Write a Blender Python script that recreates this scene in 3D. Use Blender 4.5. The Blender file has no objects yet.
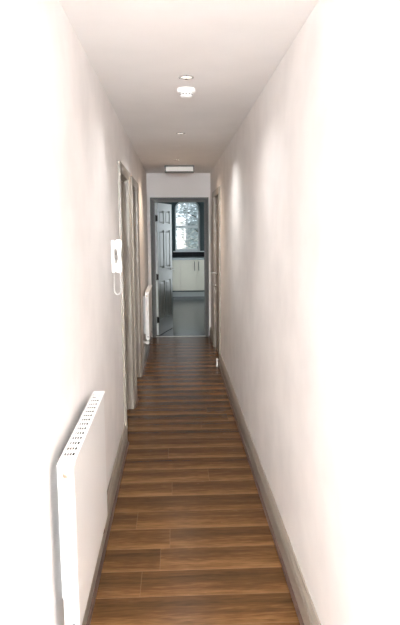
import bpy, bmesh, math, random
from mathutils import Vector, Matrix
random.seed(7)
S = bpy.context.scene
C = S.collection
PI = math.pi

# ------------------------------------------------------------------ dimensions
XL, XR = -0.405, 0.530          # hall side walls
ZC = 2.437                      # ceiling
YB, YE = -5.2, 8.674            # wall behind the viewer, end wall
WT = 0.12                       # wall thickness
KX0, KX1, KY0, KY1 = -1.5, 1.5, YE + WT, 14.54   # kitchen

# ------------------------------------------------------------------ materials
def mat(name, col, rough=0.5, metal=0.0, bump=0.0, bscale=60.0, var=0.0, vscale=4.0, emit=0.0, spec=0.5, coat=0.0):
    m = bpy.data.materials.new(name); m.use_nodes = True
    nt = m.node_tree; b = nt.nodes['Principled BSDF']
    b.inputs['Base Color'].default_value = (*col, 1)
    b.inputs['Roughness'].default_value = rough
    b.inputs['Metallic'].default_value = metal
    b.inputs['Specular IOR Level'].default_value = spec
    if coat: b.inputs['Coat Weight'].default_value = coat; b.inputs['Coat Roughness'].default_value = 0.1
    tc = nt.nodes.new('ShaderNodeTexCoord')
    n = nt.nodes.new('ShaderNodeTexNoise'); n.inputs['Scale'].default_value = vscale; n.inputs['Detail'].default_value = 5
    nt.links.new(tc.outputs['Object'], n.inputs['Vector'])
    r = nt.nodes.new('ShaderNodeValToRGB')
    r.color_ramp.elements[0].position = 0.3; r.color_ramp.elements[1].position = 0.62
    r.color_ramp.elements[0].color = (*[c*(1-var) for c in col], 1); r.color_ramp.elements[1].color = (*col, 1)
    nt.links.new(n.outputs['Fac'], r.inputs['Fac']); nt.links.new(r.outputs['Color'], b.inputs['Base Color'])
    if bump:
        n2 = nt.nodes.new('ShaderNodeTexNoise'); n2.inputs['Scale'].default_value = bscale; n2.inputs['Detail'].default_value = 4
        nt.links.new(tc.outputs['Object'], n2.inputs['Vector'])
        bp = nt.nodes.new('ShaderNodeBump'); bp.inputs['Strength'].default_value = bump; bp.inputs['Distance'].default_value = 0.004
        nt.links.new(n2.outputs['Fac'], bp.inputs['Height']); nt.links.new(bp.outputs['Normal'], b.inputs['Normal'])
    if emit:
        b.inputs['Emission Color'].default_value = (*col, 1); b.inputs['Emission Strength'].default_value = emit
    return m

M_WALL = mat('magnolia_wall_paint', (0.85, 0.82, 0.803), 0.75, bump=0.25, bscale=9, var=0.085, vscale=3.6, spec=0.25)
M_WALLE = mat('white_end_wall_paint', (0.90, 0.875, 0.87), 0.75, bump=0.2, bscale=9, var=0.03, vscale=3.2, spec=0.25)
M_CEIL = mat('white_ceiling_paint', (0.87, 0.855, 0.85), 0.85, bump=0.1, bscale=30, var=0.03, spec=0.2)
M_WOOD = mat('taupe_gloss_woodwork', (0.31, 0.272, 0.228), 0.35, var=0.05, vscale=8)
M_GREY = mat('grey_green_woodwork', (0.185, 0.20, 0.183), 0.3, var=0.06, vscale=8)
M_FRAME = mat('dark_grey_door_frame_paint', (0.085, 0.092, 0.09), 0.4, var=0.06, vscale=8)
M_KFLOOR = mat('dark_slate_laminate', (0.012, 0.022, 0.034), 0.18, var=0.4, vscale=6, spec=0.26)
M_RAD = mat('white_radiator_enamel', (0.86, 0.85, 0.84), 0.3, var=0.02)
M_RAD2 = mat('pale_pink_white_enamel', (0.80, 0.73, 0.68), 0.35, var=0.02)
M_SLOT = mat('slot_shade_black', (0.05, 0.05, 0.05), 0.7)  # near-black fins paint in the shade inside the grille slots
M_PLAST = mat('white_plastic', (0.86, 0.86, 0.85), 0.35, var=0.02)
M_PLASTG = mat('grey_plastic', (0.16, 0.16, 0.16), 0.45)
M_CHROME = mat('chrome', (0.75, 0.75, 0.76), 0.12, metal=1.0)
M_STEEL = mat('brushed_steel', (0.50, 0.49, 0.47), 0.32, metal=1.0)
M_DARK = mat('dark_bronze_metal', (0.03, 0.03, 0.03), 0.4, metal=0.6)
M_BRASS = mat('warm_nickel', (0.62, 0.52, 0.42), 0.3, metal=1.0)
M_BEAD = mat('red_brown_beading', (0.095, 0.05, 0.035), 0.5, var=0.3, vscale=20)
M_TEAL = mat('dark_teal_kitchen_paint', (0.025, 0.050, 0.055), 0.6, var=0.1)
M_KCEIL = mat('kitchen_ceiling_paint', (0.35, 0.38, 0.38), 0.8, var=0.03)
M_TILE = mat('black_splashback', (0.012, 0.012, 0.015), 0.6, spec=0.15)
M_CAB = mat('cream_cabinet_laminate', (0.74, 0.71, 0.60), 0.35, var=0.03, vscale=2)
M_PLINTH = mat('grey_plinth', (0.36, 0.39, 0.38), 0.4)
M_TOP = mat('grey_stone_worktop', (0.40, 0.45, 0.47), 0.3, var=0.2, vscale=40)
M_WFRAME = mat('white_window_paint', (0.75, 0.80, 0.81), 0.4)
M_BARK = mat('grey_bark', (0.10, 0.085, 0.07), 0.9, bump=0.6, bscale=20, var=0.3)
M_LEAF = mat('pale_leaf', (0.56, 0.62, 0.64), 0.6, var=0.4, vscale=3)
M_GRASS = mat('garden_lawn', (0.12, 0.18, 0.08), 0.9, var=0.4, vscale=8)
M_FENCE = mat('pale_garden_render', (0.72, 0.70, 0.67), 0.8, var=0.1)
M_BULB = mat('lamp_lens', (1.0, 0.95, 0.88), 0.3, emit=0.8)

def glass(name, tint=(0.96, 0.98, 1.0)):
    m = bpy.data.materials.new(name); m.use_nodes = True
    nt = m.node_tree; out = nt.nodes['Material Output']; nt.nodes.remove(nt.nodes['Principled BSDF'])
    t = nt.nodes.new('ShaderNodeBsdfTransparent'); t.inputs['Color'].default_value = (*tint, 1)
    g = nt.nodes.new('ShaderNodeBsdfGlossy'); g.inputs['Roughness'].default_value = 0.02
    mx = nt.nodes.new('ShaderNodeMixShader'); mx.inputs['Fac'].default_value = 0.06
    nt.links.new(t.outputs[0], mx.inputs[1]); nt.links.new(g.outputs[0], mx.inputs[2]); nt.links.new(mx.outputs[0], out.inputs[0])
    return m
M_GLASS = glass('window_glass')

def floor_mat():
    """dark laminate boards laid across the hall: 197 mm wide, about 1.2 m long"""
    m = bpy.data.materials.new('dark_oak_laminate'); m.use_nodes = True
    nt = m.node_tree; N = nt.nodes; L = nt.links; b = N['Principled BSDF']
    def mth(op, a, c=None, d=None):
        n = N.new('ShaderNodeMath'); n.operation = op
        for i, v in enumerate((a, c, d)):
            if v is None: continue
            if isinstance(v, (int, float)): n.inputs[i].default_value = v
            else: L.new(v, n.inputs[i])
        return n.outputs[0]
    tc = N.new('ShaderNodeTexCoord'); sp = N.new('ShaderNodeSeparateXYZ'); L.new(tc.outputs['Object'], sp.inputs[0])
    X, Y = sp.outputs['X'], sp.outputs['Y']
    v = mth('DIVIDE', mth('SUBTRACT', Y, 2.574), 0.197)
    row = mth('FLOOR', v); fv = mth('FRACT', v)
    wn = N.new('ShaderNodeTexWhiteNoise'); wn.noise_dimensions = '1D'; L.new(row, wn.inputs['W'])
    u = mth('ADD', mth('DIVIDE', X, 1.2), mth('MULTIPLY', wn.outputs['Value'], 7.0))
    col = mth('FLOOR', u); fu = mth('FRACT', u)
    wn2 = N.new('ShaderNodeTexWhiteNoise'); wn2.noise_dimensions = '2D'
    cb = N.new('ShaderNodeCombineXYZ'); L.new(row, cb.inputs[0]); L.new(col, cb.inputs[1]); L.new(cb.outputs[0], wn2.inputs['Vector'])
    # grain: noise stretched along the board, shifted per board
    cg = N.new('ShaderNodeCombineXYZ')
    L.new(mth('ADD', mth('MULTIPLY', X, 2.2), mth('MULTIPLY', wn2.outputs['Value'], 37.0)), cg.inputs[0])
    L.new(mth('MULTIPLY', Y, 26.0), cg.inputs[1]); L.new(mth('MULTIPLY', row, 3.1), cg.inputs[2])
    g1 = N.new('ShaderNodeTexNoise'); g1.inputs['Scale'].default_value = 1.0; g1.inputs['Detail'].default_value = 6; g1.inputs['Roughness'].default_value = 0.6; g1.inputs['Distortion'].default_value = 0.6
    L.new(cg.outputs[0], g1.inputs['Vector'])
    cg2 = N.new('ShaderNodeCombineXYZ')
    L.new(mth('MULTIPLY', X, 14.0), cg2.inputs[0]); L.new(mth('MULTIPLY', Y, 150.0), cg2.inputs[1]); L.new(wn2.outputs['Value'], cg2.inputs[2])
    g2 = N.new('ShaderNodeTexNoise'); g2.inputs['Scale'].default_value = 1.0; g2.inputs['Detail'].default_value = 4
    L.new(cg2.outputs[0], g2.inputs['Vector'])
    # printed figure: each board runs from a pale edge to a darker one
    band = mth('POWER', mth('SUBTRACT', 1.0, fv), 1.0)
    t = mth('ADD', mth('MULTIPLY', g1.outputs['Fac'], 0.34), mth('MULTIPLY', g2.outputs['Fac'], 0.24))
    t = mth('ADD', t, mth('ADD', mth('MULTIPLY', wn2.outputs['Value'], 0.07), 0.035))
    t = mth('ADD', t, mth('MULTIPLY', mth('SUBTRACT', 0.5, mth('ABSOLUTE', mth('SUBTRACT', fv, 0.74))), -0.22))
    r = N.new('ShaderNodeValToRGB'); e = r.color_ramp.elements
    e[0].position = 0.10; e[0].color = (0.017, 0.0080, 0.0036, 1)
    e[1].position = 0.55; e[1].color = (0.260, 0.132, 0.050, 1)
    x = e.new(0.32); x.color = (0.092, 0.0425, 0.0150, 1)
    L.new(t, r.inputs['Fac'])
    # joints, with a pale bevel highlight painted into the colour
    jy = mth('LESS_THAN', mth('MINIMUM', fv, mth('SUBTRACT', 1.0, fv)), 0.012)
    jx = mth('LESS_THAN', mth('MINIMUM', fu, mth('SUBTRACT', 1.0, fu)), 0.0016)
    j = mth('MAXIMUM', mth('MULTIPLY', jy, 0.30), mth('MULTIPLY', jx, 0.30))
    mx = N.new('ShaderNodeMix'); mx.data_type = 'RGBA'
    L.new(j, mx.inputs[0]); L.new(r.outputs['Color'], mx.inputs[6]); mx.inputs[7].default_value = (0.21, 0.125, 0.07, 1)
    L.new(mx.outputs[2], b.inputs['Base Color'])
    L.new(mth('ADD', mth('MULTIPLY', g2.outputs['Fac'], 0.10), 0.20), b.inputs['Roughness'])
    b.inputs['Specular IOR Level'].default_value = 0.12
    bp = N.new('ShaderNodeBump'); bp.inputs['Strength'].default_value = 0.25; bp.inputs['Distance'].default_value = 0.002
    L.new(mth('SUBTRACT', mth('MULTIPLY', g2.outputs['Fac'], 0.25), j), bp.inputs['Height']); L.new(bp.outputs['Normal'], b.inputs['Normal'])
    return m
M_FLOOR = floor_mat()

# ------------------------------------------------------------------ mesh helpers
def box(bm, x0, x1, y0, y1, z0, z1, bev=0.0):
    g = bmesh.ops.create_cube(bm, size=1)
    for v in g['verts']:
        v.co = Vector(((x0+x1)/2 + v.co.x*(x1-x0), (y0+y1)/2 + v.co.y*(y1-y0), (z0+z1)/2 + v.co.z*(z1-z0)))
    if bev:
        ed = list({e for v in g['verts'] for e in v.link_edges})
        bmesh.ops.bevel(bm, geom=ed, offset=bev, segments=2, affect='EDGES', profile=0.5)

def lathe(bm, prof, cx=0, cy=0, cz=0, seg=32, axis='Z'):
    """prof: list of (radius, height)"""
    def P(r, h, a):
        c, s = r*math.cos(a), r*math.sin(a)
        if axis == 'Z': return (cx+c, cy+s, cz+h)
        if axis == 'X': return (cx+h, cy+c, cz+s)
        return (cx+c, cy+h, cz+s)
    rings = []
    for r, h in prof:
        if r < 1e-6: rings.append([bm.verts.new(P(0, h, 0))])
        else: rings.append([bm.verts.new(P(r, h, 2*PI*i/seg)) for i in range(seg)])
    for a, b in zip(rings, rings[1:]):
        for i in range(seg):
            j = (i+1) % seg
            if len(a) == 1 and len(b) == 1: continue
            if len(a) == 1: bm.faces.new((a[0], b[i], b[j]))
            elif len(b) == 1: bm.faces.new((a[i], a[j], b[0]))
            else: bm.faces.new((a[i], a[j], b[j], b[i]))
    bmesh.ops.recalc_face_normals(bm, faces=bm.faces[:])

def tube(bm, pts, r, seg=10, caps=True):
    pts = [Vector(p) for p in pts]; rings = []
    up = None
    for i, p in enumerate(pts):
        d = ((pts[min(i+1, len(pts)-1)] - pts[max(i-1, 0)])).normalized()
        if up is None: up = d.orthogonal().normalized()
        up = (up - d*up.dot(d)).normalized(); s = d.cross(up)
        rr = r[i] if isinstance(r, (list, tuple)) else r
        rings.append([bm.verts.new(p + rr*(math.cos(2*PI*k/seg)*up + math.sin(2*PI*k/seg)*s)) for k in range(seg)])
    for a, b in zip(rings, rings[1:]):
        for k in range(seg): bm.faces.new((a[k], a[(k+1) % seg], b[(k+1) % seg], b[k]))
    if caps:
        bm.faces.new(rings[0][::-1]); bm.faces.new(rings[-1])
    bmesh.ops.recalc_face_normals(bm, faces=bm.faces[:])

def prism(bm, poly, f0, f1):
    """poly: 2D points; f0/f1 map (u,v) to the two end sections"""
    a = [bm.verts.new(f0(*p)) for p in poly]; b = [bm.verts.new(f1(*p)) for p in poly]
    n = len(poly)
    for i in range(n): bm.faces.new((a[i], a[(i+1) % n], b[(i+1) % n], b[i]))
    bm.faces.new(a[::-1]); bm.faces.new(b)
    bmesh.ops.recalc_face_normals(bm, faces=bm.faces[:])

def obj(name, bm, m, parent=None, smooth=False, origin=None):
    me = bpy.data.meshes.new(name)
    if origin is not None:
        bmesh.ops.translate(bm, verts=bm.verts[:], vec=-Vector(origin))
    bm.to_mesh(me); bm.free(); me.materials.append(m)
    o = bpy.data.objects.new(name, me); C.objects.link(o)
    if origin is not None: o.location = origin
    if parent: o.parent = parent
    if smooth:
        for p in me.polygons: p.use_smooth = True
        try: me.set_sharp_from_angle(angle=math.radians(40))
        except Exception: pass
    return o

def B(*boxes, bev=0.0):
    bm = bmesh.new()
    for b in boxes: box(bm, *b, bev=bev)
    return bm

def tag(o, label, cat, group=None, kind=None):
    o['label'] = label; o['category'] = cat
    if group: o['group'] = group
    if kind: o['kind'] = kind
    return o

def thing(name, label, cat, loc=(0, 0, 0), rz=0.0, group=None, kind=None):
    o = bpy.data.objects.new(name, None); C.objects.link(o)
    o.location = loc; o.rotation_euler = (0, 0, rz); o.empty_display_size = 0.05
    return tag(o, label, cat, group, kind)

def struct(name, bm, m, label, cat, **k):
    return tag(obj(name, bm, m, **k), label, cat, kind='structure')

# ------------------------------------------------------------------ shell
struct('floor', B((KX0, KX1, YB, YE+0.030, -0.1, 0)), M_FLOOR, 'brown wood laminate floor running down the hall', 'floor')
struct('floor_kitchen', B((KX0, KX1, YE+0.030, KY1+0.3, -0.1, 0)), M_KFLOOR, 'dark glossy kitchen floor beyond the threshold strip', 'floor')
struct('ceiling', B((XL-WT, XR+WT, YB, YE+WT, ZC, ZC+0.1)), M_CEIL, 'white painted hall ceiling with recessed downlights', 'ceiling')

HD = 2.04      # door opening height
LN = 0.025     # lining board thickness
# doorways in side walls: (y0, y1)
L1, L2 = (4.345, 5.115), (5.505, 6.275)
R1 = (6.84, 7.86)
def side_wall(x0, x1, holes):
    bm = bmesh.new(); y = YB
    for a, b in holes:
        a -= LN; b += LN
        box(bm, x0, x1, y, a, 0, ZC); box(bm, x0, x1, a, b, HD+LN, ZC); y = b
    box(bm, x0, x1, y, YE, 0, ZC)
    return bm
struct('wall_left', side_wall(XL-WT, XL, (L1, L2)), M_WALL, 'pale magnolia left hall wall with two doorways', 'wall')
struct('wall_right', side_wall(XR, XR+WT, (R1,)), M_WALL, 'long pale magnolia right hall wall with faint grey scuffs', 'wall')
struct('wall_back', B((XL-WT, XR+WT, YB-WT, YB, 0, ZC)), M_WALL, 'magnolia hall wall behind the viewer', 'wall')
EX = (-0.308, 0.450)   # end door opening
struct('wall_end', B((KX0, EX[0]-LN, YE, YE+WT, 0, ZC), (EX[1]+LN, KX1, YE, YE+WT, 0, ZC), (EX[0]-LN, EX[1]+LN, YE, YE+WT, 2.035+LN, ZC)), M_WALLE,
       'pale end wall above and around the kitchen doorway', 'wall')

# baseboards: moulded profile (thickness, height)
BP = [(0, 0), (0.020, 0), (0.020, 0.098), (0.0165, 0.104), (0.0165, 0.112), (0.019, 0.118), (0.016, 0.128), (0.010, 0.138), (0.008, 0.150), (0, 0.150)]
def skirting(x, sgn, runs):
    bm = bmesh.new()
    for a, b in runs:
        prism(bm, BP, lambda t, z: (x+sgn*t, a, z), lambda t, z: (x+sgn*t, b, z))
    return bm
CW = 0.070
struct('baseboard_left', skirting(XL, 1, ((YB, L1[0]-CW), (L1[1]+CW, L2[0]-CW), (L2[1]+CW, YE))), M_WOOD, 'taupe moulded baseboard along the left wall', 'baseboard')
struct('baseboard_right', skirting(XR, -1, ((YB, R1[0]-CW), (R1[1]+CW, YE))), M_WOOD, 'taupe moulded baseboard along the right wall', 'baseboard')
QP = [(0, 0)] + [(0.013*math.cos(a*PI/8), 0.013*math.sin(a*PI/8)) for a in range(5)]
def beading(x, sgn, runs):
    bm = bmesh.new()
    for a, b in runs: prism(bm, QP, lambda t, z: (x+sgn*t, a, z), lambda t, z: (x+sgn*t, b, z))
    return bm
struct('trim_1', beading(XL+0.020, 1, ((YB, L1[0]-CW), (L1[1]+CW, L2[0]-CW), (L2[1]+CW, YE))), M_BEAD, 'thin red brown beading between left baseboard and floor', 'trim')
struct('trim_2', beading(XR-0.020, -1, ((YB, R1[0]-CW), (R1[1]+CW, YE))), M_BEAD, 'thin red brown beading between right baseboard and floor', 'trim')

# door casings: profile (w outward from the opening, t out of the wall), mitred sweep
CP = [(0.002, 0), (0.002, 0.009), (0.008, 0.012), (0.020, 0.0125), (0.030, 0.017), (0.048, 0.021), (CW-0.004, 0.021), (CW, 0.018), (CW, 0)]
def casing(f, s0, s1, H, prof=CP):
    """f maps (s, t, z) to world"""
    bm = bmesh.new()
    st = [lambda w, t: f(s0-w, t, 0), lambda w, t: f(s0-w, t, H+w), lambda w, t: f(s1+w, t, H+w), lambda w, t: f(s1+w, t, 0)]
    rows = [[bm.verts.new(g(*p)) for p in prof] for g in st]
    n = len(prof)
    for a, b in zip(rows, rows[1:]):
        for i in range(n): bm.faces.new((a[i], a[(i+1) % n], b[(i+1) % n], b[i]))
    bm.faces.new(rows[0]); bm.faces.new(rows[-1][::-1])
    bmesh.ops.recalc_face_normals(bm, faces=bm.faces[:])
    return bm

def lining(f, s0, s1, H, depth, stop=None):
    """boards lining an opening; depth measured into the wall (negative t); stop=(t0,t1) strip"""
    bm = bmesh.new()
    def bx(sa, sb, ta, tb, za, zb):
        p, q = f(sa, ta, za), f(sb, tb, zb)
        box(bm, *sum(([min(p[i], q[i]), max(p[i], q[i])] for i in range(3)), []))
    bx(s0-LN, s0, -depth, 0, 0, H+LN); bx(s1, s1+LN, -depth, 0, 0, H+LN); bx(s0, s1, -depth, 0, H, H+LN)
    if stop:
        a, b = stop
        bx(s0, s0+0.012, a, b, 0, H); bx(s1-0.012, s1, a, b, 0, H); bx(s0+0.012, s1-0.012, a, b, H-0.012, H)
    return bm

FL = lambda s, t, z: (XL+t, s, z)
FR = lambda s, t, z: (XR-t, s, z)
FE = lambda s, t, z: (s, YE-t, z)
def doorway(name, f, s0, s1, H, stop, m, label, prof=CP):
    c = struct(name, casing(f, s0, s1, H, prof), m, label, 'door frame')
    obj('door_lining', lining(f, s0, s1, H, WT, stop), m, c)
    return c
doorway('trim_3', FL, *L1, HD, (-0.072, -0.035), M_WOOD, 'taupe door frame nearest on the left wall, beyond the entry phone')
doorway('trim_4', FL, *L2, HD, (-0.072, -0.035), M_WOOD, 'taupe door frame further along the left wall, before the far radiator')
doorway('trim_5', FR, *R1, HD, (-0.110, -0.068), M_WOOD, 'narrow taupe door frame on the right wall near the end')
CPE = [(w*0.74, t) for w, t in CP]
doorway('trim_6', FE, EX[0], EX[1], 2.035, (-0.078, -0.040), M_FRAME, 'dark grey frame around the kitchen doorway on the end wall', CPE)

# ------------------------------------------------------------------ panelled doors
def leaf_bm(W, H, T=0.04):
    """six panel leaf, x 0..W, y -T..0, z 0..H"""
    bm = bmesh.new(); d = 0.014
    box(bm, 0.001, W-0.001, -T+d, -d, 0.001, H-0.001)
    st = 0.105; mu = 0.09
    rails = [(0, 0.23), (0.82, 1.02), (1.60, 1.70), (H-0.11, H)]
    for y0, y1 in ((-T, -T+d), (-d, 0)):
        box(bm, 0, st, y0, y1, 0, H); box(bm, W-st, W, y0, y1, 0, H)
        for a, b in rails: box(bm, st, W-st, y0, y1, a, b)
        for (a, b), (c, e) in zip(rails, rails[1:]):
            box(bm, W/2-mu/2, W/2+mu/2, y0, y1, b, c)
            for xa, xb in ((st, W/2-mu/2), (W/2+mu/2, W-st)):
                # raised and fielded panel
                s = 1 if y0 < -T/2 else -1
                base = -T+d if s == 1 else -d
                q = []
                for ins, h in ((0.020, 0), (0.034, 0.011)):
                    q.append([bm.verts.new((x, base-s*h, z)) for x, z in ((xa+ins, b+ins), (xb-ins, b+ins), (xb-ins, c-ins), (xa+ins, c-ins))])
                for i in range(4): bm.faces.new((q[0][i], q[0][(i+1) % 4], q[1][(i+1) % 4], q[1][i]))
                bm.faces.new(q[1])
    # solid edges
    box(bm, 0, 0.004, -T, 0, 0, H); box(bm, W-0.004, W, -T, 0, 0, H)
    bmesh.ops.recalc_face_normals(bm, faces=bm.faces[:])
    return bm

def lever(parent, x, z, y, sgn, out, so=0.050):
    """rose and lever on a leaf face at local y; out=-1/+1 face direction, sgn = lever direction along x"""
    bm = bmesh.new()
    pr = [(0, 0.008), (0.022, 0.008), (0.026, 0.004), (0.026, 0.0)]
    lathe(bm, [(r, out*h) for r, h in pr], x, y, z, 20, 'Y')
    tube(bm, [(x, y+out*0.004, z), (x, y+out*(so-0.010), z), (x+sgn*0.012, y+out*so, z), (x+sgn*0.12, y+out*so, z-0.004)], [0.009, 0.009, 0.009, 0.007], 10)
    return obj('lever_handle', bm, M_STEEL, parent, smooth=True)

def hinge(parent, x, y, z):
    bm = bmesh.new()
    lathe(bm, [(0, -0.05), (0.008, -0.05), (0.008, 0.05), (0, 0.05)], x, y, z, 12)
    box(bm, x, x+0.003, y-0.03, y, z-0.045, z+0.045)
    return obj('hinge', bm, M_DARK, parent)

# kitchen door: hinged left, swung into the kitchen
KW, KH = 0.750, 2.012
kd = thing('door_1', 'grey green six panel door standing open into the kitchen', 'door', (EX[0]+0.004, YE+WT+0.006, 0.008), math.radians(73.3), kind='structure')
obj('door_leaf', leaf_bm(KW, KH), M_GREY, kd)
o = obj('edge_highlight', B((-0.0015, -0.0002, -0.0395, -0.0005, 0.002, KH-0.002)), M_WFRAME, kd); o['label'] = 'bright hinge edge, its light painted on as a white strip'  # white plate paints the flash light onto the hinge edge
lever(kd, KW-0.065, 0.975, -0.04, -1, -1); lever(kd, KW-0.065, 0.975, 0.0, -1, 1)
for z in (0.24, 0.90, 1.78): hinge(kd, -0.006, -0.022, z)

def closed_door(name, label, f_loc, rz, W, H, handle_x, flip, lev=True):
    d = thing(name, label, 'door', f_loc, rz, kind='structure')
    obj('door_leaf', leaf_bm(W, H), M_WOOD, d)
    return d
# left doors: leaf in the rebate behind the stop; local +x along -y world, visible face at local y=-T -> +x world
for nm, (a, b), lab in (('door_2', L1, 'closed taupe panel door deep in the near left doorway'), ('door_3', L2, 'closed taupe panel door deep in the far left doorway')):
    d = closed_door(nm, lab, (XL-0.114, a+0.003, 0.006), PI/2, b-a-0.006, HD-0.010, 0, False)
    lever(d, 0.07, 0.99, -0.04, 1, -1)
# right cupboard door: face 25 mm behind the wall face
d = closed_door('door_4', 'closed taupe panel door with a lever handle in the right wall', (XR+0.058, R1[1]-0.003, 0.006), -PI/2, R1[1]-R1[0]-0.006, HD-0.010, 0, False)
lever(d, 0.085, 1.035, -0.04, 1, -1, 0.064)
bm = bmesh.new(); lathe(bm, [(0, -0.012), (0.018, -0.012), (0.022, -0.006), (0.022, 0)], 0.085, -0.04, 0.86, 16, 'Y'); box(bm, 0.081, 0.089, -0.068, -0.05, 0.845, 0.875)
obj('thumb_turn', bm, M_CHROME, d, smooth=True)
for z in (0.22, 1.05, 1.80): hinge(d, R1[1]-R1[0]-0.008, -0.042, z)

struct('trim_7', B((EX[0], EX[1], YE+0.012, YE+0.05, 0, 0.005), bev=0.002), M_STEEL, 'slim metal threshold strip across the kitchen doorway', 'threshold')

# invented glazed front door, out of view, added to carry the hall fill light
fd = thing('added_door_5', 'unseen glazed front door behind the viewer, added for the fill light', 'door', (0.0625, YB, 0), kind='structure')
obj('door_leaf', B((-0.40, -0.30, 0.002, 0.046, 0.005, 2.03), (0.30, 0.40, 0.002, 0.046, 0.005, 2.03), (-0.30, 0.30, 0.002, 0.046, 0.005, 0.38), (-0.30, 0.30, 0.002, 0.046, 2.02, 2.03)), M_WOOD, fd)
obj('glass_pane', B((-0.30, 0.30, 0.020, 0.026, 0.38, 2.02)), M_GLASS, fd)
# ------------------------------------------------------------------ radiators
def radiator(name, label, y0, y1, z0, z1, xw, mfront):
    """wall at xw, front 95 mm off it"""
    L = y1-y0; H = z1-z0
    r = thing(name, label, 'radiator', (xw, y0, 0), group=None)
    b0, f0 = 0.031, 0.078
    # finned body between the two sheets
    bm = bmesh.new()
    box(bm, b0, b0+0.010, 0.012, L-0.012, z0+0.02, z1-0.02)
    n = int(L/0.033)
    for i in range(n):
        y = 0.03 + i*(L-0.06)/(n-1)
        box(bm, b0+0.010, f0-0.016, y-0.004, y+0.004, z0+0.03, z1-0.03)
    obj('convector_fins', bm, M_SLOT, r)
    # front panel with rolled edges
    bm = bmesh.new(); box(bm, f0-0.014, f0, 0.004, L-0.004, z0, z1-0.020, bev=0.004)
    obj('front_panel', bm, mfront, r)
    # top grille: rim and rows of slots as real bars
    bm = bmesh.new(); zt = z1; ga, gb = b0+0.007, f0-0.006
    box(bm, b0, ga, 0, L, zt-0.010, zt, bev=0.0015); box(bm, gb, f0+0.006, 0, L, zt-0.012, zt, bev=0.0015)
    box(bm, ga, gb, 0.0, 0.030, zt-0.012, zt); box(bm, ga, gb, L-0.03, L, zt-0.003, zt)
    n = max(4, int((L-0.06)/0.048)); p = (L-0.06)/n
    for i in range(n):
        y = 0.03 + i*p
        box(bm, ga, gb, y, y+p*0.44, zt-0.003, zt)
    k = 4
    for i in range(1, k):
        x = ga + i*(gb-ga)/k
        box(bm, x-0.0015, x+0.0015, 0.03, L-0.03, zt-0.003, zt-0.0005)
    obj('top_grille', bm, M_RAD, r)
    # side covers
    for ya, yb in ((0, 0.006), (L-0.006, L)):
        bm = bmesh.new(); box(bm, b0, f0-0.002, ya, yb, z0+0.004, z1-0.012, bev=0.001)
        c = obj('side_cover', bm, M_RAD, r)
    # air vent plug and its twin at the bottom of the near end
    bm = bmesh.new(); lathe(bm, [(0, -0.010), (0.006, -0.010), (0.0065, -0.004), (0.010, -0.003), (0.010, 0.001)], b0+0.022, 0, z1-0.045, 14, 'Y')
    o = obj('bleed_plug', bm, M_BRASS, r, smooth=True); o['label'] = 'brass bleed plug'
    bm = bmesh.new(); lathe(bm, [(0, -0.010), (0.005, -0.010), (0.0055, -0.003), (0.008, -0.002), (0.008, 0.001)], f0-0.018, 0, z0+0.035, 14, 'Y')
    o = obj('drain_plug', bm, M_PLASTG, r, smooth=True); o['label'] = 'grey drain plug'
    # valves and tails into the floor
    for yy, big in ((0.045, True), (L-0.045, False)):
        bm = bmesh.new()
        tube(bm, [(0.002, yy, z0-0.035), (0.052, yy, z0-0.035)], 0.0075, 10)
        lathe(bm, [(0, 0), (0.018, 0), (0.018, 0.006), (0, 0.006)], 0.002, yy, z0-0.035, 14, 'X')
        obj('pipe', bm, M_PLAST if big else M_CHROME, r, smooth=True)
        bm = bmesh.new()
        lathe(bm, [(0, -0.062), (0.013, -0.062), (0.016, -0.050), (0.016, -0.02), (0.011, -0.015), (0.011, 0.025), (0, 0.025)], 0.052, yy, z0, 14)
        if big: lathe(bm, [(0.0, 0.0), (0.020, 0.0), (0.023, 0.012), (0.021, 0.045), (0.012, 0.052), (0, 0.052)], 0.052, yy-0.055, z0-0.036, 16, 'Y')
        obj('valve', bm, M_PLAST if big else M_CHROME, r, smooth=True)
    for ya in (0.12, L-0.16): obj('wall_mount', B((0.0012, b0+0.003, ya, ya+0.04, z0+0.05, z1-0.06)), M_RAD, r)
    return r
radiator('radiator', 'white panel radiator in the foreground on the left wall', 1.735, 2.535, 0.31, 0.905, XL, M_RAD)
radiator('radiator', 'small distant white radiator on the left wall beside the open kitchen door', 7.02, 7.92, 0.28, 0.865, XL, M_RAD2)

# ------------------------------------------------------------------ entry phone
ph = thing('entry_phone', 'white wall entry phone with a hanging coiled cord, before the near left doorway', 'phone', (XL, 3.71, 1.35))
bm = bmesh.new(); box(bm, 0, 0.020, -0.002, 0.088, 0.0, 0.205, bev=0.004); box(bm, 0.018, 0.030, 0.006, 0.080, 0.150, 0.200, bev=0.004); box(bm, 0.018, 0.030, 0.006, 0.080, 0.004, 0.060, bev=0.004)
obj('base', bm, M_PLAST, ph)
# handset: side outline (x out of wall, z up), extruded in y
out = [(0.030, 0.000), (0.052, -0.003), (0.060, 0.004), (0.065, 0.030), (0.062, 0.070), (0.057, 0.105), (0.062, 0.145), (0.065, 0.180), (0.060, 0.207), (0.052, 0.212), (0.030, 0.209),
       (0.027, 0.203), (0.027, 0.160), (0.034, 0.148), (0.039, 0.128), (0.041, 0.100), (0.039, 0.078), (0.034, 0.062), (0.027, 0.052), (0.027, 0.006)]
bm = bmesh.new(); prism(bm, out, lambda u, v: (u, 0.004, v), lambda u, v: (u, 0.052, v))
bmesh.ops.bevel(bm, geom=bm.edges[:], offset=0.002, segments=2, affect='EDGES', clamp_overlap=True)
obj('handset', bm, M_PLAST, ph, smooth=True)
bm = bmesh.new()
for i, z in enumerate((0.085, 0.115)): lathe(bm, [(0.006, 0), (0.006, 0.003), (0, 0.004)], 0.020, 0.066, z, 12, 'X')
obj('door_button', bm, M_PLASTG, ph)
bm = bmesh.new(); pts = []
path = []
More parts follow.
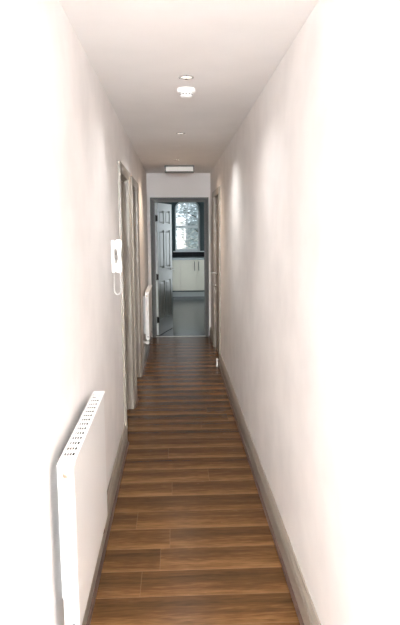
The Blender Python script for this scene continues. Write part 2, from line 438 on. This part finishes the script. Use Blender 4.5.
for i in range(41):
    a = PI + PI*i/40
    path.append(Vector((0.031 + 0.021*math.cos(a), 0.028, -0.115 + 0.030*math.sin(a))))
path = [Vector((0.010, 0.028, 0.002 - 0.117*i/20)) for i in range(20)] + path + [Vector((0.052, 0.028, -0.115 + 0.115*i/20)) for i in range(1, 21)]
turns = 34
for i in range(len(path)*8-8):
    t = i/8; k = int(t); p = path[k].lerp(path[min(k+1, len(path)-1)], t-k)
    d = (path[min(k+1, len(path)-1)]-path[max(k-1, 0)]).normalized(); s = Vector((0, 1, 0)); q = d.cross(s)
    a = 2*PI*turns*i/(len(path)*8)
    pts.append(p + 0.0032*(math.cos(a)*s + math.sin(a)*q))
tube(bm, pts, 0.0019, 6)
obj('coiled_cord', bm, M_PLAST, ph, smooth=True)

# ------------------------------------------------------------------ ceiling fittings
sd = thing('smoke_detector', 'white round two tier smoke detector on the ceiling', 'smoke detector', (0.077, 3.545, ZC))
bm = bmesh.new(); lathe(bm, [(0, 0), (0.052, 0), (0.053, -0.006), (0.052, -0.016), (0.047, -0.022), (0.034, -0.024), (0, -0.024)])
obj('base', bm, M_PLAST, sd, smooth=True)
bm = bmesh.new(); lathe(bm, [(0.036, -0.022), (0.037, -0.030), (0.035, -0.042), (0.029, -0.049), (0.016, -0.052), (0, -0.052)])
obj('sensor_cap', bm, M_PLAST, sd, smooth=True)
bm = bmesh.new()
for i in range(12):
    a = 2*PI*i/12; p = Vector((0.0365*math.cos(a), 0.0365*math.sin(a), -0.034))
    m4 = Matrix.Translation(p) @ Matrix.Rotation(a, 4, 'Z')
    g = bmesh.ops.create_cube(bm, size=1)
    for v in g['verts']: v.co = m4 @ Vector((v.co.x*0.003, v.co.y*0.011, v.co.z*0.005))
obj('vent_slots', bm, M_PLASTG, sd)

def downlight(label, x, y, group=None):
    d = thing('downlight', label, 'ceiling light', (x, y, ZC), group=group)
    bm = bmesh.new(); lathe(bm, [(0.029, 0.0), (0.041, 0.0), (0.0425, -0.002), (0.041, -0.005), (0.035, -0.006), (0.030, -0.003), (0.027, 0.003)], seg=36)
    o = obj('bezel', bm, M_CHROME, d, smooth=True)
    bm = bmesh.new(); lathe(bm, [(0.030, -0.0012), (0.022, -0.0026), (0.010, -0.0034), (0, -0.0036)], seg=28)
    obj('lamp_lens', bm, M_BULB, d, smooth=True)
    return d
DL = [(0.072, 3.275), (0.060, 5.117), (0.042, 7.0)]
downlight('chrome recessed downlight just in front of the smoke detector', *DL[0])
downlight('chrome recessed downlight midway along the hall ceiling', *DL[1])
downlight('smallest chrome recessed downlight, just before the emergency light', *DL[2])
bm = bmesh.new(); lathe(bm, [(0, -0.004), (0.042, -0.004), (0.049, -0.002), (0.050, 0.0)], seg=32)
tag(obj('ceiling_plate', bm, M_CEIL, smooth=True, origin=None), 'flush blank round plate on the ceiling between the two far downlights', 'cover plate').location = (0.022, 5.9, ZC)

em = thing('emergency_light', 'rectangular emergency light box on the ceiling above the kitchen door', 'emergency light', (0.068, 7.64, ZC))
bm = bmesh.new(); box(bm, -0.190, 0.190, -0.045, 0.045, -0.024, 0, bev=0.004)
box(bm, -0.190, -0.172, -0.056, 0.056, -0.092, -0.010, bev=0.006); box(bm, 0.175, 0.190, -0.056, 0.056, -0.092, -0.010, bev=0.006)
box(bm, -0.182, 0.182, -0.056, 0.056, -0.094, -0.078, bev=0.004)
obj('housing', bm, M_PLASTG, em)
bm = bmesh.new(); box(bm, -0.173, 0.176, -0.050, 0.050, -0.079, -0.020, bev=0.006)
obj('diffuser', bm, M_PLAST, em)

# doorstop by the right skirting
ds = thing('doorstop', 'small white doorstop on the floor against the right baseboard', 'doorstop', (0.483, 6.72, 0))
bm = bmesh.new(); lathe(bm, [(0, 0), (0.011, 0), (0.012, 0.004), (0.009, 0.010), (0.009, 0.075), (0, 0.075)], seg=16)
obj('post', bm, M_PLAST, ds, smooth=True)
bm = bmesh.new(); lathe(bm, [(0.009, 0.075), (0.0125, 0.077), (0.0125, 0.092), (0.008, 0.098), (0, 0.099)], seg=16)
obj('rubber_cap', bm, M_PLAST, ds, smooth=True)

# ------------------------------------------------------------------ kitchen
KZ = 2.437
WX0, WX1, WZ0, WZ1 = 0.010, 0.630, 1.085, 2.305     # window opening
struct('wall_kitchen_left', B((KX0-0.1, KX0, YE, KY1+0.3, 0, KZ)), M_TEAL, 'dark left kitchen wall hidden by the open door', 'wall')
# right kitchen wall, with an unseen side window added to light the room
SW = (11.0, 13.4, 0.95, 2.1)
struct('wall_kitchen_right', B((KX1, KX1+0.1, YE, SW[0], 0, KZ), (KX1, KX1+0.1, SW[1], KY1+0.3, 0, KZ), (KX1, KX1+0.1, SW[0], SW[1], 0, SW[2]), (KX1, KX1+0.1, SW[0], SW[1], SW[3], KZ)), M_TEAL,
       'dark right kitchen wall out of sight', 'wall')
struct('ceiling_kitchen', B((KX0-0.1, KX1+0.1, KY0, KY1+0.3, KZ, KZ+0.1)), M_KCEIL, 'kitchen ceiling beyond the doorway', 'ceiling')
# far kitchen wall with an arched opening
def arch_pts(x0, x1, z0, z1, r, n=8):
    """segmental: straight jambs, big rounded top corners"""
    p = [(x0, z0), (x1, z0)]
    for i in range(n+1):
        a = PI/2*i/n; p.append((x1-r+r*math.cos(a), z1-r+r*math.sin(a)))
    for i in range(n+1):
        a = PI/2 + PI/2*i/n; p.append((x0+r+r*math.cos(a), z1-r+r*math.sin(a)))
    return p
bm = bmesh.new()
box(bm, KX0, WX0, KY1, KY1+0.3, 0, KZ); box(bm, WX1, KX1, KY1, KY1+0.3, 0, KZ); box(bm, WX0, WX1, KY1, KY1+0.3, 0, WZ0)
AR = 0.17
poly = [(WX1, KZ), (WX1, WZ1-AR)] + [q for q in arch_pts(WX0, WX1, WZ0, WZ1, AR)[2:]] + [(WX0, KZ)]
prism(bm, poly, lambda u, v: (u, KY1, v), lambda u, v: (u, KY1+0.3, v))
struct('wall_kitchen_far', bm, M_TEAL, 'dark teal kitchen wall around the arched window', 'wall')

def ring(bm, a, b, y0, y1):
    n = len(a)
    va = [[bm.verts.new((u, y, v)) for u, v in a] for y in (y0, y1)]; vb = [[bm.verts.new((u, y, v)) for u, v in b] for y in (y0, y1)]
    for i in range(n):
        j = (i+1) % n
        bm.faces.new((va[0][i], va[0][j], vb[0][j], vb[0][i])); bm.faces.new((va[1][j], va[1][i], vb[1][i], vb[1][j]))
        bm.faces.new((vb[0][i], vb[0][j], vb[1][j], vb[1][i])); bm.faces.new((va[0][j], va[0][i], va[1][i], va[1][j]))
    bmesh.ops.recalc_face_normals(bm, faces=bm.faces[:])
wy = KY1+0.10
w1 = thing('window_1', 'white arched sash window over the kitchen worktop', 'window', (0, 0, 0), kind='structure')
bm = bmesh.new(); ring(bm, arch_pts(WX0, WX1, WZ0, WZ1, AR), arch_pts(WX0+0.030, WX1-0.045, WZ0+0.05, WZ1-0.035, AR-0.03), wy, wy+0.08)
obj('window_frame', bm, M_WFRAME, w1)
obj('meeting_rail', B((WX0+0.025, WX1-0.03, wy-0.012, wy+0.06, 1.655, 1.715), bev=0.004), M_WFRAME, w1)
obj('glazing_bar', B((0.300, 0.322, wy+0.015, wy+0.045, WZ0+0.05, 1.655), (0.300, 0.322, wy+0.03, wy+0.06, 1.715, WZ1-0.035)), M_WFRAME, w1)
bm = bmesh.new(); vs = [bm.verts.new((u, wy+0.036, v)) for u, v in arch_pts(WX0+0.02, WX1-0.03, WZ0+0.03, WZ1-0.02, AR-0.02)]; bm.faces.new(vs)
obj('glass_pane', bm, M_GLASS, w1)
struct('trim_8', B((WX0-0.06, WX1+0.14, KY1-0.045, KY1+0.10, WZ0-0.022, WZ0), bev=0.004), M_WFRAME, 'pale window sill under the arched kitchen window', 'window sill')
w2 = thing('added_window_2', 'side kitchen window out of sight, added for the fill light', 'window', (0, 0, 0), kind='structure')
bm = bmesh.new()
x = KX1+0.04
for y0, y1, z0, z1 in ((SW[0], SW[1], SW[2], SW[2]+0.05), (SW[0], SW[1], SW[3]-0.05, SW[3]), (SW[0], SW[0]+0.05, SW[2]+0.05, SW[3]-0.05), (SW[1]-0.05, SW[1], SW[2]+0.05, SW[3]-0.05), ((SW[0]+SW[1])/2-0.03, (SW[0]+SW[1])/2+0.03, SW[2]+0.05, SW[3]-0.05)):
    box(bm, x, x+0.05, y0, y1, z0, z1)
obj('window_frame', bm, M_WFRAME, w2)
obj('glass_pane', B((x+0.02, x+0.024, SW[0]+0.03, SW[1]-0.03, SW[2]+0.03, SW[3]-0.03)), M_GLASS, w2)
# splashback tiles
bm = bmesh.new()
for i in range(20):
    xa = KX0+0.02 + i*0.148
    box(bm, xa, xa+0.145, KY1-0.008, KY1, 0.938, 1.062, bev=0.001)
struct('trim_9', bm, M_TILE, 'black tiled splashback strip behind the worktop', 'splashback')

# base units
CF = 13.965   # door fronts
def cabinet(label, x0, x1, lead=None):
    c = thing('kitchen_cabinet', label, 'cabinet', ((x0+x1)/2, CF, 0), group='cream kitchen base units')
    w = (x1-x0)/2
    t = 0.018
    obj('body', B((-w, -w+t, 0.02, 0.56, 0.15, 0.893), (w-t, w, 0.02, 0.56, 0.15, 0.893), (-w+t, w-t, 0.02, 0.56, 0.15, 0.168), (-w+t, w-t, 0.542, 0.56, 0.168, 0.893), (-w+t, w-t, 0.02, 0.56, 0.50, 0.518), (-w+t, w-t, 0.02, 0.10, 0.875, 0.893)), M_CAB, c)
    obj('plinth', B((-w, w, 0.045, 0.063, 0.0, 0.118), bev=0.001), M_PLINTH, c)
    for s in (-1, 1):
        xa, xb = (-w+0.002, -0.0015) if s < 0 else (0.0015, w-0.002)
        dr = obj('cabinet_door', B((xa, xb, 0, 0.019, 0.152, 0.872), bev=0.002), M_CAB, c)
        hx = s*0.050
        bm = bmesh.new()
        tube(bm, [(hx, -0.030, 0.635), (hx, -0.030, 0.855)], 0.007, 10)
        for z in (0.66, 0.83): tube(bm, [(hx, -0.030, z), (hx, 0.001, z)], 0.005, 8)
        obj('bar_handle', bm, M_DARK, dr, smooth=True)
    return c
cabinet('cream double door base cabinet under the kitchen window, its handles in view', 0.116, 0.916)
cabinet('cream double door base cabinet partly hidden behind the open door', -0.684, 0.114)
struct_o = tag(obj('worktop', B((-0.72, 0.95, CF-0.02, KY1-0.009, 0.895, 0.937), bev=0.004), M_TOP), 'grey worktop lying along the cream kitchen cabinets', 'worktop')

# ------------------------------------------------------------------ garden beyond the window
struct('ground', B((-6, 8, KY1+0.3, 30, -0.25, -0.1)), M_GRASS, 'garden lawn outside the kitchen window', 'ground')
struct('garden_wall', B((-6, 8, 24, 24.25, -0.1, 1.9)), M_FENCE, 'pale rendered wall across the garden', 'wall')
tr = thing('tree', 'pale leafy tree behind the kitchen window glass', 'tree', (1.05, 20.0, 0.15))
bm = bmesh.new(); tube(bm, [(0, 0, 0), (0.03, 0, 0.7), (-0.06, 0.03, 1.4), (-0.10, 0, 2.2)], [0.12, 0.10, 0.08, 0.05], 12)
for i in range(9):
    a = i*2.4; z = 0.9 + i*0.16
    tube(bm, [(-0.03, 0, z), (0.35*math.cos(a), 0.35*math.sin(a), z+0.35), (0.8*math.cos(a), 0.8*math.sin(a), z+0.6)], [0.04, 0.028, 0.012], 7)
obj('trunk', bm, M_BARK, tr, smooth=True)
bm = bmesh.new()
for i in range(3600):
    u = random.random(); th = random.random()*2*PI; ph_ = math.acos(2*random.random()-1); r = 1.15*u**0.45
    p = Vector((r*math.sin(ph_)*math.cos(th), r*math.sin(ph_)*math.sin(th), 1.9 + 1.35*r/1.15*math.cos(ph_)))
    m4 = Matrix.Rotation(random.random()*6.3, 3, 'Z') @ Matrix.Rotation(random.random()*3.1, 3, 'X')
    l = 0.05 + 0.04*random.random(); q = [m4 @ Vector(v) for v in ((-l, 0, 0), (0, -l*0.45, 0.01), (l, 0, 0), (0, l*0.45, 0.01))]
    bm.faces.new([bm.verts.new(p+v) for v in q])
obj('foliage', bm, M_LEAF, tr)

# ------------------------------------------------------------------ light
W = bpy.data.worlds.new('sky'); S.world = W; W.use_nodes = True
bg = W.node_tree.nodes['Background']; bg.inputs['Color'].default_value = (0.86, 0.95, 1.0, 1); bg.inputs['Strength'].default_value = 1.25

def light(name, kind, loc, energy, col, **k):
    l = bpy.data.lights.new(name, kind); l.energy = energy; l.color = col
    for a, v in k.items(): setattr(l, a, v)
    o = bpy.data.objects.new(name, l); C.objects.link(o); o.location = loc
    return o
# the flash that lit the picture, held behind and a little left of the lens
light('camera_flash', 'POINT', (-0.11, -2.0, 1.90), 490, (0.92, 0.975, 1.0), shadow_soft_size=0.025)
# added fill light for the hall, placed at the invented front door
o = light('rear_hall_fill', 'AREA', (0.06, YB+0.09, 1.20), 1600, (0.94, 0.98, 1.0), shape='RECTANGLE', size=0.56, size_y=1.62)
o.rotation_euler = (math.radians(90), 0, math.radians(180))
# the three downlights in the ceiling
for i, (x, y) in enumerate(DL):
    o = light('downlight_lamp', 'SPOT', (x, y, ZC-0.012), (18, 40, 46)[i], (1.0, 0.80, 0.62) if i == 2 else (0.98, 0.97, 0.95), shadow_soft_size=0.025, spot_size=math.radians(140), spot_blend=1.0)
# added fill light for the kitchen, placed at the invented side window
o = light('kitchen_side_fill', 'AREA', (KX1-0.02, (SW[0]+SW[1])/2, (SW[2]+SW[3])/2), 32, (0.88, 0.97, 1.0), shape='RECTANGLE', size=SW[1]-SW[0]-0.1, size_y=SW[3]-SW[2]-0.1)
o.rotation_euler = (0, math.radians(90), 0)

# ------------------------------------------------------------------ camera
f, pit, yaw, rol = 578.03, 0.142833891, 0.0421048853, 0.00662653995
def R3(a, i, j):
    m = Matrix.Identity(3); m[i][i] = math.cos(a); m[i][j] = -math.sin(a); m[j][i] = math.sin(a); m[j][j] = math.cos(a); return m
Mc = R3(rol, 0, 2) @ R3(pit, 1, 2) @ R3(yaw, 0, 1)
right, fwd, up = Mc[0], Mc[1], Mc[2]
cam = bpy.data.cameras.new('camera'); co = bpy.data.objects.new('camera', cam); C.objects.link(co)
R = Matrix((right, up, -Vector(fwd))).transposed()
co.matrix_world = Matrix.Translation((0, 0, 1.62)) @ R.to_4x4()
cam.sensor_fit = 'VERTICAL'; cam.sensor_height = 36; cam.lens = f*36/625; cam.clip_start = 0.02
S.camera = co

S.view_settings.view_transform = 'Standard'; S.view_settings.look = 'None'; S.view_settings.gamma = 1; S.view_settings.use_curve_mapping = False
S.view_settings.exposure = 0.5
S.cycles.use_denoising = True
S.cycles.max_bounces = 12; S.cycles.diffuse_bounces = 8
S.cycles.sample_clamp_indirect = 8
